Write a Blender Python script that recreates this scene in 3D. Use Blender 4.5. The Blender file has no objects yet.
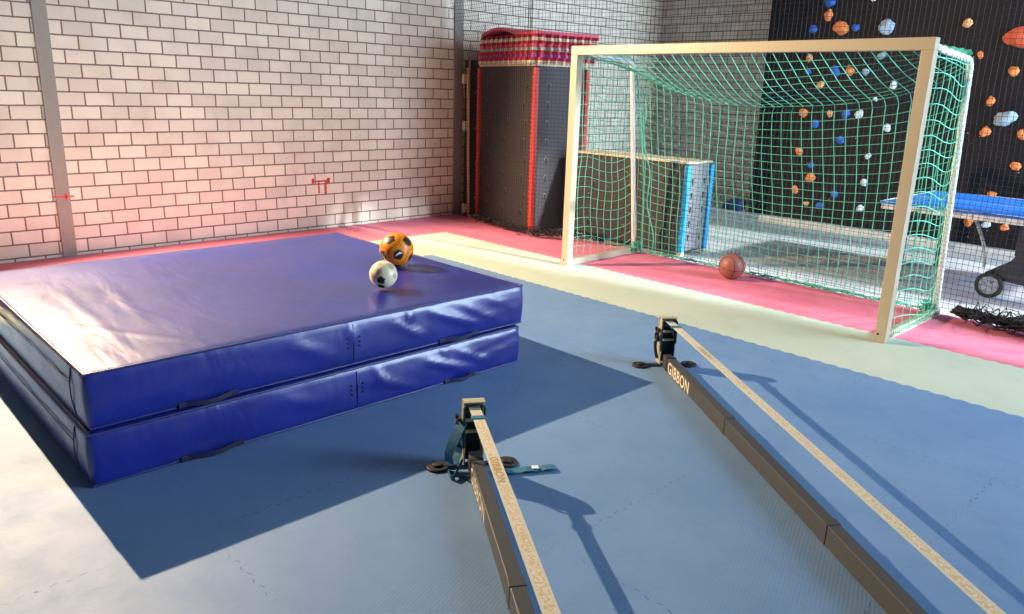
import bpy, bmesh, math, random
from mathutils import Vector, Matrix, Euler, noise
C = bpy.context.scene.collection
PI = math.pi
random.seed(7)

# ------------------------------------------------------------------ camera
FPX = 768.856
CAM = Vector((5.076, -5.574, 1.666))
EUL = (1.29625, -0.029968, 0.810376)
cd = bpy.data.cameras.new('camera'); cam = bpy.data.objects.new('camera', cd); C.objects.link(cam)
cam.location = CAM; cam.rotation_euler = EUL
VIEW = Euler(EUL).to_matrix()
cd.sensor_width = 36.0; cd.sensor_fit = 'HORIZONTAL'; cd.lens = FPX / 1024 * 36.0
cd.clip_start = 0.05; cd.clip_end = 100
bpy.context.scene.camera = cam

# ------------------------------------------------------------------ materials
def lin(c):
    c = c / 255.0
    return c / 12.92 if c <= 0.04045 else ((c + 0.055) / 1.055) ** 2.4
def rgb(r, g, b): return (lin(r), lin(g), lin(b), 1.0)

class NT:
    def __init__(s, name):
        s.m = bpy.data.materials.new(name); s.m.use_nodes = True
        s.t = s.m.node_tree; s.n = s.t.nodes; s.l = s.t.links
        s.b = s.n['Principled BSDF']
    def node(s, typ, **kw):
        n = s.n.new(typ)
        for k, v in kw.items(): setattr(n, k, v)
        return n
    def val(s, sock, v):
        if hasattr(v, 'is_output'): s.l.new(v, sock)
        elif isinstance(v, bpy.types.NodeSocket): s.l.new(v, sock)
        else: sock.default_value = v
    def math(s, op, a, b=0.0, c=0.0):
        n = s.node('ShaderNodeMath', operation=op)
        for i, v in enumerate((a, b, c)): s.val(n.inputs[i], v)
        return n.outputs[0]
    def mix(s, f, a, b):
        n = s.node('ShaderNodeMix', data_type='RGBA')
        s.val(n.inputs[0], f); s.val(n.inputs[6], a); s.val(n.inputs[7], b)
        return n.outputs[2]
    def noise(s, vec, scale, detail=3.0, rough=0.55):
        n = s.node('ShaderNodeTexNoise'); s.val(n.inputs['Vector'], vec)
        n.inputs['Scale'].default_value = scale; n.inputs['Detail'].default_value = detail
        n.inputs['Roughness'].default_value = rough
        return n.outputs[0]
    def ramp(s, f, a, b):
        n = s.node('ShaderNodeMapRange'); s.val(n.inputs[0], f)
        n.inputs[1].default_value = a; n.inputs[2].default_value = b
        return n.outputs[0]
    def pos(s): return s.node('ShaderNodeNewGeometry').outputs['Position']
    def obj(s): return s.node('ShaderNodeTexCoord').outputs['Object']
    def sep(s, v):
        n = s.node('ShaderNodeSeparateXYZ'); s.l.new(v, n.inputs[0]); return n.outputs
    def comb(s, x, y, z=0.0):
        n = s.node('ShaderNodeCombineXYZ'); s.val(n.inputs[0], x); s.val(n.inputs[1], y); s.val(n.inputs[2], z); return n.outputs[0]
    def bump(s, h, strength=0.3, dist=0.01, prev=None):
        n = s.node('ShaderNodeBump'); s.val(n.inputs['Height'], h)
        n.inputs['Strength'].default_value = strength; n.inputs['Distance'].default_value = dist
        if prev is not None: s.l.new(prev, n.inputs['Normal'])
        return n.outputs[0]
    def out(s, color=None, rough=None, normal=None, metal=None):
        if color is not None: s.val(s.b.inputs['Base Color'], color)
        if rough is not None: s.val(s.b.inputs['Roughness'], rough)
        if normal is not None: s.l.new(normal, s.b.inputs['Normal'])
        if metal is not None: s.b.inputs['Metallic'].default_value = metal
        return s.m

def plain(name, col, rough=0.5, metal=0.0, var=0.08, scale=30.0, bump=0.0, spec=None):
    t = NT(name); v = t.obj()
    f = t.noise(v, scale)
    d = tuple(max(0, c * (1 - var * 2)) for c in col[:3]) + (1,)
    l = tuple(min(1, c * (1 + var * 2)) for c in col[:3]) + (1,)
    c = t.mix(f, d, l)
    nrm = t.bump(f, bump, 0.005) if bump else None
    if spec is not None: t.b.inputs['Specular IOR Level'].default_value = spec
    return t.out(c, rough, nrm, metal)

def brick_mat(name, axis, zoff, hoff, c1, c2, mortar):
    t = NT(name); p = t.sep(t.pos())
    u = t.math('ADD', p[axis], hoff); w = t.math('ADD', p[2], zoff)
    vec = t.comb(u, w)
    wob = t.noise(t.pos(), 9.0, 2.0)
    vec2 = t.comb(t.math('ADD', u, t.math('MULTIPLY', t.math('SUBTRACT', wob, 0.5), 0.006)),
                  t.math('ADD', w, t.math('MULTIPLY', t.math('SUBTRACT', wob, 0.5), 0.008)))
    b = t.node('ShaderNodeTexBrick'); t.l.new(vec2, b.inputs['Vector'])
    b.inputs['Scale'].default_value = 1.0
    b.inputs['Brick Width'].default_value = 0.25; b.inputs['Row Height'].default_value = 0.125
    b.inputs['Mortar Size'].default_value = 0.0072; b.inputs['Mortar Smooth'].default_value = 0.15
    b.inputs['Bias'].default_value = 0.0
    b.inputs['Color1'].default_value = c1; b.inputs['Color2'].default_value = c2
    b.inputs['Mortar'].default_value = mortar
    n1 = t.noise(t.pos(), 3.0, 4.0); n2 = t.noise(t.pos(), 60.0, 4.0, 0.7)
    col = t.mix(t.math('MULTIPLY', t.ramp(n1, 0.45, 0.75), 0.22), b.outputs['Color'], rgb(150, 128, 112))
    spk = t.math('MULTIPLY', t.math('GREATER_THAN', n2, 0.69), 0.5)
    col = t.mix(spk, col, rgb(120, 100, 88))
    h = t.math('ADD', t.math('MULTIPLY', b.outputs['Fac'], -1.0), t.math('MULTIPLY', n2, 0.25))
    return t.out(col, 0.9, t.bump(h, 0.6, 0.008))

def foam_mat(name, base, light, dark, ox=0.0, oy=0.0, seam=1.0):
    """interlocking foam floor tiles: jigsaw seams, fine ribs, scuffs"""
    t = NT(name); P = t.pos(); p = t.sep(P)
    big = t.noise(P, 0.9, 5.0, 0.6); mid = t.noise(P, 5.0, 5.0, 0.65)
    st = t.node('ShaderNodeVectorMath', operation='MULTIPLY'); t.l.new(P, st.inputs[0]); st.inputs[1].default_value = (2.0, 14.0, 1.0)
    stre = t.noise(st.outputs[0], 1.6, 4.0, 0.6)
    c = t.mix(t.ramp(big, 0.3, 0.7), base, light)
    c = t.mix(t.math('MULTIPLY', t.ramp(mid, 0.5, 0.8), 0.35), c, dark)
    c = t.mix(t.math('MULTIPLY', t.ramp(stre, 0.56, 0.75), 0.25), c, light)
    tile = 0.96
    def line(a, b, off):
        tri = t.math('MULTIPLY', t.math('SINE', t.math('MULTIPLY', b, 65.0)), 0.007)
        q = t.math('ADD', t.math('ADD', a, off + 50 * tile), tri)
        f = t.math('FRACT', t.math('DIVIDE', q, tile))
        d = t.math('ABSOLUTE', t.math('SUBTRACT', f, 0.5))
        dash = t.math('GREATER_THAN', t.math('SINE', t.math('MULTIPLY', b, 130.0)), 0.1)
        return t.math('MULTIPLY', t.math('LESS_THAN', d, 0.0022), dash)
    lx = line(p[0], p[1], ox); ly = line(p[1], p[0], oy)
    sm = t.math('MAXIMUM', lx, ly)
    brk = t.ramp(t.noise(P, 2.0, 3.0), 0.40, 0.6)
    sm = t.math('MULTIPLY', t.math('MULTIPLY', sm, brk), 0.75 * seam)
    c = t.mix(sm, c, (dark[0] * 0.25, dark[1] * 0.25, dark[2] * 0.3, 1))
    # little dark crumbs
    vo = t.node('ShaderNodeTexVoronoi'); t.l.new(P, vo.inputs['Vector']); vo.inputs['Scale'].default_value = 3.2
    crumb = t.math('LESS_THAN', vo.outputs['Distance'], 0.022)
    c = t.mix(t.math('MULTIPLY', crumb, 0.8), c, rgb(30, 32, 40))
    rib = t.math('SINE', t.math('MULTIPLY', t.math('ADD', p[0], t.math('MULTIPLY', p[1], 0.35)), 420.0))
    h = t.math('ADD', t.math('MULTIPLY', rib, 0.12), t.math('MULTIPLY', mid, 1.6))
    h = t.math('SUBTRACT', h, t.math('MULTIPLY', sm, 2.0))
    t.b.inputs['Specular IOR Level'].default_value = 0.24
    r = t.math('ADD', 0.47, t.math('MULTIPLY', mid, 0.16))
    return t.out(c, r, t.bump(h, 0.35, 0.003))

M = {}
M['brick_l'] = brick_mat('pale_bricks_side', 1, -0.031, 0.07, rgb(242, 231, 213), rgb(224, 212, 195), rgb(128, 110, 96))
M['brick_b'] = brick_mat('pale_bricks_back', 0, -0.031, 0.03, rgb(216, 204, 196), rgb(190, 178, 170), rgb(116, 104, 96))
M['plaster'] = plain('dark_plaster', rgb(84, 83, 82), 0.9, var=0.02, scale=8)  # dark grey for the unseen walls and ceiling, to cut bounced light
M['steel_column'] = plain('grey_steel_paint', rgb(150, 142, 132), 0.55, var=0.05, scale=12)
M['dark_column'] = plain('dark_steel_paint', rgb(140, 132, 126), 0.55, var=0.05, scale=12)
M['red_paint'] = plain('red_chalk', rgb(226, 86, 84), 0.9, var=0.15, scale=60)
M['blue_foam'] = foam_mat('blue_foam_tiles', rgb(98, 134, 178), rgb(116, 148, 188), rgb(82, 118, 166), 0.0, 0.75 + 0.48)
M['green_foam'] = foam_mat('pale_green_foam_tiles', rgb(180, 196, 182), rgb(194, 206, 192), rgb(160, 182, 168), 0.3, 0.75 + 0.48, 0.35)
M['red_foam'] = foam_mat('pink_red_foam_tiles', rgb(214, 110, 136), rgb(224, 132, 154), rgb(200, 92, 118), 0.1, 0.75 + 0.48, 0.35)
t = NT('pale_concrete'); P = t.pos()
c = t.mix(t.noise(P, 1.2, 6.0, 0.6), rgb(188, 188, 188), rgb(222, 222, 220))
c = t.mix(t.math('MULTIPLY', t.ramp(t.noise(P, 6.0, 5.0, 0.7), 0.55, 0.8), 0.5), c, rgb(140, 138, 138))
M['concrete'] = t.out(c, 0.35, t.bump(t.noise(P, 25.0), 0.1, 0.003))
M['white_paint'] = plain('white_goal_paint', rgb(178, 170, 148), 0.35, var=0.02, scale=10)
M['galv'] = plain('pale_tube_paint', rgb(216, 214, 214), 0.4, var=0.05, scale=40)
M['green_cord'] = plain('green_cord', rgb(74, 168, 144), 0.8, var=0.15, scale=20)
M['black_cord'] = plain('black_cord', rgb(26, 26, 34), 0.85, var=0.1, scale=20)
# vinyl
t = NT('blue_vinyl'); v = t.obj(); P = t.pos()
n1 = t.noise(v, 2.2, 3.0); n2 = t.noise(v, 14.0, 3.0)
ms = t.node('ShaderNodeVectorMath', operation='MULTIPLY'); t.l.new(v, ms.inputs[0]); ms.inputs[1].default_value = (1.0, 3.2, 2.0)
n3 = t.node('ShaderNodeTexNoise'); t.l.new(ms.outputs[0], n3.inputs['Vector']); n3.inputs['Scale'].default_value = 1.6; n3.inputs['Detail'].default_value = 2.0; n3.inputs['Distortion'].default_value = 1.2
c = t.mix(t.ramp(n1, 0.3, 0.7), rgb(15, 28, 118), rgb(22, 40, 146))
c = t.mix(t.math('MULTIPLY', t.ramp(t.noise(v, 5.0, 5.0, 0.7), 0.55, 0.8), 0.25), c, rgb(92, 96, 160))
b1 = t.bump(n3.outputs[0], 0.16, 0.03)
b2 = t.bump(n2, 0.12, 0.008, b1)
t.b.inputs['Coat Weight'].default_value = 0.25; t.b.inputs['Coat Roughness'].default_value = 0.22; t.b.inputs['Specular IOR Level'].default_value = 0.7
M['vinyl'] = t.out(c, t.math('ADD', 0.25, t.math('MULTIPLY', n1, 0.13)), b2)
M['vinyl_dark'] = plain('navy_webbing', rgb(22, 26, 66), 0.6, var=0.1, scale=80)
M['vinyl_seam'] = plain('navy_piping', rgb(40, 48, 110), 0.45, var=0.05, scale=40)
M['eyelet'] = plain('dark_eyelet', rgb(16, 18, 40), 0.5)
M['orange_ball'] = plain('orange_ball_skin', rgb(255, 146, 24), 0.35, var=0.04, scale=20)
M['orange_dark'] = plain('deep_orange_groove', rgb(214, 82, 14), 0.4)
M['ball_black'] = plain('charcoal_print', rgb(46, 38, 34), 0.4, var=0.2, scale=60)
M['ball_grey'] = plain('grey_gold_print', rgb(196, 176, 132), 0.4, var=0.2, scale=60)
M['cream_ball'] = plain('cream_ball_skin', rgb(240, 228, 190), 0.3, var=0.03, scale=20)
M['white_mark'] = plain('white_print', rgb(244, 240, 232), 0.4)
M['basket'] = plain('brown_rubber', rgb(142, 88, 80), 0.5, var=0.15, scale=60, bump=0.2)
M['basket_seam'] = plain('dark_rubber_groove', rgb(84, 48, 46), 0.6)
t = NT('black_climbing_board'); P = t.pos(); p = t.sep(P)
vo = t.node('ShaderNodeTexVoronoi'); t.l.new(P, vo.inputs['Vector']); vo.inputs['Scale'].default_value = 5.5
dot = t.math('LESS_THAN', vo.outputs['Distance'], 0.045)
n = t.noise(P, 2.0, 5.0)
c = t.mix(n, rgb(9, 9, 15), rgb(19, 19, 28))
c = t.mix(t.math('MULTIPLY', dot, 0.7), c, rgb(160, 150, 150))
t.b.inputs['Specular IOR Level'].default_value = 0.25
M['climb'] = t.out(c, 0.7, t.bump(t.noise(P, 40.0), 0.25, 0.004))
for k, col in dict(orange=(226, 132, 70), redorange=(206, 92, 58), tan=(214, 164, 112), blue=(34, 96, 190), white=(206, 222, 232), grey=(150, 172, 192), teal=(130, 176, 176)).items():
    M['hold_' + k] = plain('hold_' + k, rgb(*col), 0.7, var=0.12, scale=40, bump=0.3)
M['board_black'] = plain('charcoal_board', rgb(54, 48, 50), 0.6, var=0.08, scale=6)
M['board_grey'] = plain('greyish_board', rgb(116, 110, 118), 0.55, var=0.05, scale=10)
M['black'] = plain('black_recess', rgb(12, 12, 14), 0.6)
M['chrome'] = plain('pale_steel', rgb(200, 196, 190), 0.35, 0.6, var=0.05)
M['rim'] = plain('dull_rim', rgb(128, 118, 114), 0.5)
M['red_edge'] = plain('red_edge_profile', rgb(206, 62, 50), 0.45, var=0.06, scale=20)
M['blue_edge'] = plain('bright_blue_edge', rgb(20, 150, 226), 0.45, var=0.04, scale=20)
M['cream'] = plain('cream_board_edge', rgb(206, 192, 166), 0.6, var=0.06, scale=20)
M['wood'] = plain('pale_wood', rgb(214, 160, 110), 0.6, var=0.12, scale=15)
M['mat_red'] = plain('red_foam', rgb(206, 50, 76), 0.8, var=0.06)
M['mat_pink'] = plain('pink_foam', rgb(226, 96, 120), 0.8, var=0.06)
M['mat_purple'] = plain('purple_pink_foam', rgb(186, 90, 170), 0.8, var=0.06)
M['mat_grey'] = plain('grey_foam', rgb(186, 186, 176), 0.8, var=0.05)
M['mat_cream'] = plain('cream_foam', rgb(226, 214, 190), 0.8, var=0.05)
M['tt_blue'] = plain('blue_table_paint', rgb(40, 120, 216), 0.35, var=0.03, scale=10)
M['tt_line'] = plain('white_line_paint', rgb(236, 238, 240), 0.5)
M['tt_steel'] = plain('silver_tube', rgb(176, 178, 182), 0.35, 0.5, var=0.04)
M['tt_dark'] = plain('dark_metal', rgb(40, 44, 56), 0.45, var=0.06)
M['rubber'] = plain('black_rubber', rgb(24, 24, 28), 0.6, var=0.1)
M['spoke'] = plain('silver_plastic', rgb(150, 156, 164), 0.4)
M['navy'] = plain('navy_foam', rgb(30, 50, 110), 0.6)
M['beam'] = plain('black_powder_coat', rgb(66, 68, 70), 0.45, var=0.12, scale=120, bump=0.1)
M['rack_light'] = plain('pale_steel_plate', rgb(196, 190, 158), 0.4, 0.3, var=0.05)
M['rack_dark'] = plain('blue_black_plate', rgb(30, 36, 54), 0.4, var=0.06)
M['teal_strap'] = plain('teal_webbing', rgb(40, 108, 140), 0.7, var=0.2, scale=60)
M['letter'] = plain('cream_lettering', rgb(240, 226, 196), 0.5, var=0.03)
M['ochre'] = plain('ochre_print', rgb(176, 142, 84), 0.7)
t = NT('patterned_webbing'); v = t.obj(); s_ = t.sep(v)
w1 = t.noise(v, 130.0, 2.0, 0.6)
edge = t.math('GREATER_THAN', t.math('ABSOLUTE', s_[1]), 0.0165)
c = t.mix(t.math('GREATER_THAN', w1, 0.5), rgb(206, 202, 186), rgb(190, 172, 134))
c = t.mix(edge, c, rgb(192, 196, 182))
M['webbing'] = t.out(c, 0.75, t.bump(t.math('SINE', t.math('MULTIPLY', s_[0], 1500.0)), 0.2, 0.001))

# ------------------------------------------------------------------ mesh helpers
class MB:
    def __init__(s): s.v = []; s.f = []; s.mi = []
    def add(s, vs, fs, mi=0):
        b = len(s.v); s.v += [Vector(x) for x in vs]
        for f in fs: s.f.append([b + i for i in f]); s.mi.append(mi)
    def box(s, lo, hi, mi=0, mx=None):
        x0, y0, z0 = lo; x1, y1, z1 = hi
        vs = [Vector(q) for q in ((x0,y0,z0),(x1,y0,z0),(x1,y1,z0),(x0,y1,z0),(x0,y0,z1),(x1,y0,z1),(x1,y1,z1),(x0,y1,z1))]
        if mx: vs = [mx @ q for q in vs]
        s.add(vs, [(0,3,2,1),(4,5,6,7),(0,1,5,4),(1,2,6,5),(2,3,7,6),(3,0,4,7)], mi)
    def bevbox(s, lo, hi, r, mi=0, mx=None, seg=2):
        bm = bmesh.new(); bmesh.ops.create_cube(bm, size=1.0)
        lo = Vector(lo); hi = Vector(hi); d = hi - lo; c = (hi + lo) / 2
        for q in bm.verts: q.co = Vector((q.co.x * d.x + c.x, q.co.y * d.y + c.y, q.co.z * d.z + c.z))
        bmesh.ops.bevel(bm, geom=bm.edges[:], offset=r, segments=seg, affect='EDGES', profile=0.5)
        bm.verts.index_update()
        vs = [mx @ q.co if mx else q.co.copy() for q in bm.verts]
        s.add(vs, [[q.index for q in f.verts] for f in bm.faces], mi); bm.free()
    def tube(s, pts, r, n=8, mi=0, cap=True, closed=False):
        pts = [Vector(p) for p in pts]; N = len(pts); rs = r if isinstance(r, (list, tuple)) else [r] * N
        vs = []; up = None
        for i, p in enumerate(pts):
            if closed: d = pts[(i + 1) % N] - pts[i - 1]
            else: d = pts[min(i + 1, N - 1)] - pts[max(i - 1, 0)]
            if d.length < 1e-9: d = Vector((0, 0, 1))
            d.normalize()
            if up is None:
                a = Vector((0, 0, 1)) if abs(d.z) < 0.9 else Vector((1, 0, 0))
                up = (a - d * a.dot(d)).normalized()
            else:
                up = up - d * up.dot(d)
                if up.length < 1e-6: up = d.orthogonal()
                up.normalize()
            sd = d.cross(up)
            for k in range(n):
                a = 2 * PI * (k + 0.5) / n
                vs.append(p + (up * math.cos(a) + sd * math.sin(a)) * rs[i])
        fs = []
        for i in range(N if closed else N - 1):
            j = (i + 1) % N
            for k in range(n):
                k2 = (k + 1) % n
                fs.append((i*n+k, j*n+k, j*n+k2, i*n+k2))
        if cap and not closed:
            fs.append(list(range(n))); fs.append([(N-1)*n + k for k in range(n)][::-1])
        s.add(vs, fs, mi)
    def ribbon(s, pts, wdir, w, th, mi=0):
        """flat strap along pts, width w along wdir, thickness th"""
        pts = [Vector(p) for p in pts]; N = len(pts); vs = []
        for i, p in enumerate(pts):
            d = (pts[min(i+1, N-1)] - pts[max(i-1, 0)]).normalized()
            wd = wdir[i] if isinstance(wdir, list) else wdir
            wd = Vector(wd); wd = (wd - d * wd.dot(d)).normalized(); nn = d.cross(wd).normalized()
            for a, b in ((-1,-1),(1,-1),(1,1),(-1,1)): vs.append(p + wd * (w/2*a) + nn * (th/2*b))
        fs = [(i*4+k, (i+1)*4+k, (i+1)*4+(k+1)%4, i*4+(k+1)%4) for i in range(N-1) for k in range(4)]
        fs += [(0,1,2,3), tuple((N-1)*4+k for k in (3,2,1,0))]
        s.add(vs, fs, mi)
    def prism(s, poly, z0, z1, mi=0, mx=None):
        n = len(poly)
        vs = [Vector((x, y, z0)) for x, y in poly] + [Vector((x, y, z1)) for x, y in poly]
        if mx: vs = [mx @ q for q in vs]
        s.add(vs, [list(range(n))[::-1], list(range(n, 2*n))] + [(i, (i+1)%n, n+(i+1)%n, n+i) for i in range(n)], mi)
    def disc(s, c, r, h, n=24, axis='Z', mi=0, bev=0.0):
        rings = [(0, r)] if not bev else [(0, r), (h - bev, r)]
        prof = [(r, 0), (r, h - bev), (r - bev, h)] if bev else [(r, 0), (r, h)]
        vs = []; m = len(prof)
        for rr, hh in prof:
            for k in range(n):
                a = 2*PI*k/n; q = (rr*math.cos(a), rr*math.sin(a), hh)
                if axis == 'Y': q = (q[0], q[2], q[1])
                if axis == 'X': q = (q[2], q[0], q[1])
                vs.append(Vector(c) + Vector(q))
        fs = [(i*n+k, i*n+(k+1)%n, (i+1)*n+(k+1)%n, (i+1)*n+k) for i in range(m-1) for k in range(n)]
        fs += [list(range(n))[::-1], [(m-1)*n+k for k in range(n)]]
        s.add(vs, fs, mi)
    def build(s, name, mats, parent=None, smooth=False, local=False):
        me = bpy.data.meshes.new(name)
        vs = s.v
        if parent is not None and not local:
            inv = mw(parent).inverted(); vs = [inv @ q for q in vs]
        me.from_pydata([tuple(q) for q in vs], [], s.f)
        if not isinstance(mats, (list, tuple)): mats = [mats]
        for m in mats: me.materials.append(m)
        me.polygons.foreach_set('material_index', s.mi)
        bm = bmesh.new(); bm.from_mesh(me); bmesh.ops.recalc_face_normals(bm, faces=bm.faces[:]); bm.to_mesh(me); bm.free()
        if smooth:
            me.polygons.foreach_set('use_smooth', [True] * len(me.polygons))
            try: me.set_sharp_from_angle(angle=math.radians(40))
            except Exception: pass
        o = bpy.data.objects.new(name, me); C.objects.link(o)
        if parent is not None: o.parent = parent
        return o
def mw(o):
    m = Matrix.Translation(o.location) @ o.rotation_euler.to_matrix().to_4x4()
    return mw(o.parent) @ m if o.parent else m
def thing(name, label, cat, loc=(0,0,0), rotz=0.0, group=None):
    o = bpy.data.objects.new(name, None); C.objects.link(o); o.empty_display_size = 0.1
    o.location = loc; o.rotation_euler = (0, 0, rotz)
    tag(o, label, cat, group); return o
def tag(o, label, cat, group=None):
    o['label'] = label; o['category'] = cat
    if group: o['group'] = group
    return o
def struct(o): o['kind'] = 'structure'; return o
def at(x, y, axis, v):
    """the place on a plane (axis = v) seen at photo position x, y"""
    d = VIEW @ Vector(((x - 512) / FPX, -(y - 307) / FPX, -1.0))
    t = (v - CAM[axis]) / d[axis]
    return CAM + d * t

# ------------------------------------------------------------------ the room
XL, YB, XR, YF, ZC = -3.108, 5.6, 9.0, -9.0, 6.2
b = MB(); b.box((XL-0.2, YF, -0.05), (XL, YB, ZC)); wl = struct(b.build('wall_left', M['brick_l']))
b = MB()
zz = at(62, 197, 0, XL + 0.02).z
b.box((XL+0.019, -3.70, zz-0.006), (XL+0.021, -3.52, zz+0.008)); b.box((XL+0.019, -3.60, zz-0.03), (XL+0.021, -3.575, zz+0.03))
b.build('paint_mark', M['red_paint'], wl)
b = MB()
b.box((XL, -0.99, 0.555), (XL+0.002, -0.75, 0.575)); b.box((XL, -0.91, 0.42), (XL+0.002, -0.888, 0.56)); b.box((XL, -0.82, 0.41), (XL+0.002, -0.795, 0.56)); b.box((XL, -0.99, 0.54), (XL+0.002, -0.96, 0.60)); b.box((XL, -0.79, 0.53), (XL+0.002, -0.75, 0.60))
b.build('paint_mark', M['red_paint'], wl)
b = MB(); b.box((XL, YB, -0.05), (XR, YB+0.2, ZC)); struct(b.build('wall_back', M['brick_b']))
b = MB(); b.box((XL-0.2, YF-0.2, -0.05), (XR+0.2, YF, ZC)); struct(b.build('wall_front', M['plaster']))
b = MB(); b.box((XL-0.2, YF-0.2, ZC), (XR+0.2, YB+0.2, ZC+0.15)); struct(b.build('ceiling', M['plaster']))
# right wall: brick piers around three tall windows
WIN = [(1.0, 2.9), (3.1, 5.0)]; WZ = (0.5, 5.9)
b = MB(); b.box((XR, YF, -0.05), (XR+0.2, YB, WZ[0])); b.box((XR, YF, WZ[1]), (XR+0.2, YB, ZC))
ys = [YF] + [q for w in WIN for q in w] + [YB]
for i in range(0, len(ys), 2): b.box((XR, ys[i], WZ[0]), (XR+0.2, ys[i+1], WZ[1]))
struct(b.build('wall_right', M['plaster']))
t = NT('bright_daylight_pane'); e = t.node('ShaderNodeEmission'); e.inputs[0].default_value = (0.80, 0.90, 1.0, 1); e.inputs[1].default_value = 0.6
tr = t.node('ShaderNodeBsdfTransparent'); ad = t.node('ShaderNodeAddShader'); t.l.new(e.outputs[0], ad.inputs[0]); t.l.new(tr.outputs[0], ad.inputs[1]); t.l.new(ad.outputs[0], t.n['Material Output'].inputs[0]); M['pane'] = t.m
for i, (a, c_) in enumerate(WIN):
    b = MB(); x = XR + 0.04
    for q in (a, (a+c_)/2 - 0.03, c_ - 0.06): b.box((x, q, WZ[0]), (x+0.06, q+0.06, WZ[1]))
    for q in (WZ[0], (WZ[0]+WZ[1])/2, WZ[1]-0.06): b.box((x, a, q), (x+0.06, c_, q+0.06))
    fr = struct(b.build('window_%d' % (i+1), M['steel_column']))
    b = MB(); b.box((x+0.07, a, WZ[0]), (x+0.09, c_, WZ[1])); b.build('pane', M['pane'], fr)
# floor: concrete slab and three fields of foam tiles
b = MB(); b.box((XL, YF, -0.12), (XR, YB, -0.02)); struct(b.build('floor', M['concrete']))
Y1, Y2, Y3 = -0.75, 0.205, 1.22; X1, X2 = -1.14, -2.10; XE = 8.3
def teeth(p, q, side, period=0.096, depth=0.008):
    """jigsaw edge from p to q (2D); side = +-1"""
    p = Vector(p); q = Vector(q); L = (q-p).length; d = (q-p)/L; nn = Vector((-d.y, d.x)) * side
    n = max(1, int(L / period)); out = []
    for i in range(n):
        for fr, h in ((0.08, 0), (0.18, 1), (0.42, 1), (0.52, 0), (0.58, 0), (0.68, -1), (0.92, -1), (1.0, 0)):
            out.append(p + d * (L * (i + fr) / n) + nn * (h * depth))
    return out
def field(name, polys, mat):
    b = MB()
    for poly in polys: b.prism([(q[0], q[1]) for q in poly], -0.02, 0.0)
    return struct(b.build(name, mat))
e_bg_h = teeth((X1, Y1), (XE, Y1), 1); e_bg_v = teeth((X1, YF), (X1, Y1), 1)
e_gr_h = teeth((X2, Y2), (XE, Y2), 1); e_gr_v = teeth((X2, YF), (X2, Y2), 1)
field('floor_blue', [[(XE, YF), ] + e_bg_h[::-1] + [(X1, Y1)] + e_bg_v[::-1] + [(X1, YF)]], M['blue_foam'])
field('floor_green', [[(X1, YF)] + e_bg_v + e_bg_h + [(XE, Y1)] + e_gr_h[::-1] + e_gr_v[::-1] + [(X2, YF)]], M['green_foam'])
field('floor_red', [[(X2, YF)] + e_gr_v + e_gr_h + [(XE, Y2)] + teeth((XE, Y3), (XL, Y3), 1) + [(XL, YF)]], M['red_foam'])
# columns in the left wall
b = MB(); b.box((XL, -3.672, -0.02), (XL+0.018, -3.552, ZC)); struct(b.build('trim_1', M['steel_column']))
b = MB(); b.box((XL, 1.14, -0.02), (XL+0.03, 1.28, ZC)); struct(b.build('trim_2', M['dark_column']))
# low ledge along the back wall
b = MB(); b.bevbox((XL, 4.62, -0.02), (XR, YB, 0.05), 0.008); struct(b.build('trim_3', M['concrete']))

# ------------------------------------------------------------------ climbing wall
YC = 4.75
cw = thing('climbing_wall', 'black climbing wall dotted with orange, blue and pale grip holds behind the goal', 'climbing wall', (2.8, YC, 0.05))
b = MB(); b.box((-0.66, YC, 0.051), (7.2, YC+0.06, 4.4)); b.build('board', M['climb'], cw)
b = MB()
for x in (-0.62, 0.9, 2.4, 3.9, 5.4, 7.1): b.box((x-0.03, YC+0.062, 0.051), (x+0.03, YC+0.8, 4.35))
b.build('support_frame', M['wood'], cw)
HOLDS = [(830.8,1.3,10,10,'blue'),(828.7,16,7,10,'orange'),(813.2,29.6,7,7,'blue'),(841.4,28,14,12,'orange'),(855.7,27.3,7,7,'blue'),(887,26.4,13,13,'grey'),(874,-1,5,4,'white'),
(809.6,58.3,6,7,'orange'),(808,71.6,6,5,'blue'),(835.2,71.3,9,9,'blue'),(850,70.8,8,8,'orange'),(865.8,71.3,6,7,'grey'),(881.8,55.7,8,7,'teal'),(820.2,85.1,7,7,'tan'),(893.8,85.5,6,8,'white'),(875.3,99.5,4,4,'white'),
(803.6,112.5,8,8,'orange'),(830,113.5,5,7,'tan'),(846,113.5,7,9,'blue'),(859.3,114,7,8,'white'),(815,124.2,7,8,'blue'),(840.2,140.4,7,7,'blue'),(887.5,127.7,7,8,'white'),(799.7,151.2,7,7,'orange'),(811.2,164.9,5,6,'blue'),(868.1,156.1,5,6,'white'),
(809.9,178,9,8,'orange'),(863.8,182.9,6,7,'white'),(795.2,189.7,6,8,'orange'),(834.3,194,7,6,'blue'),(806.3,203.4,5,4,'tan'),(819,205.4,6,6,'blue'),(860.1,208.5,6,6,'white'),
(967.8,23.6,8,8,'tan'),(1021,37.5,24,18,'redorange'),(980.5,54.9,5,7,'orange'),(1013.9,70.8,8,9,'orange'),(990.7,101,7,9,'orange'),(1005.5,118.8,17,15,'grey'),(985.2,132.5,8,9,'orange'),(1022,134.8,8,9,'orange'),(1016,166,9,7,'orange'),(992,194,7,5,'orange'),
(968.7,221.6,7,8,'orange'),(986.4,224.8,7,6,'white'),(1004.4,227.8,7,7,'orange'),(905,8,0,0,'x')]
def icos(sub):
    bm = bmesh.new(); bmesh.ops.create_icosphere(bm, subdivisions=sub, radius=1.0); bm.verts.index_update()
    r = [q.co.copy() for q in bm.verts], [[q.index for q in f.verts] for f in bm.faces]; bm.free(); return r
IV, IF = icos(3)
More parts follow.
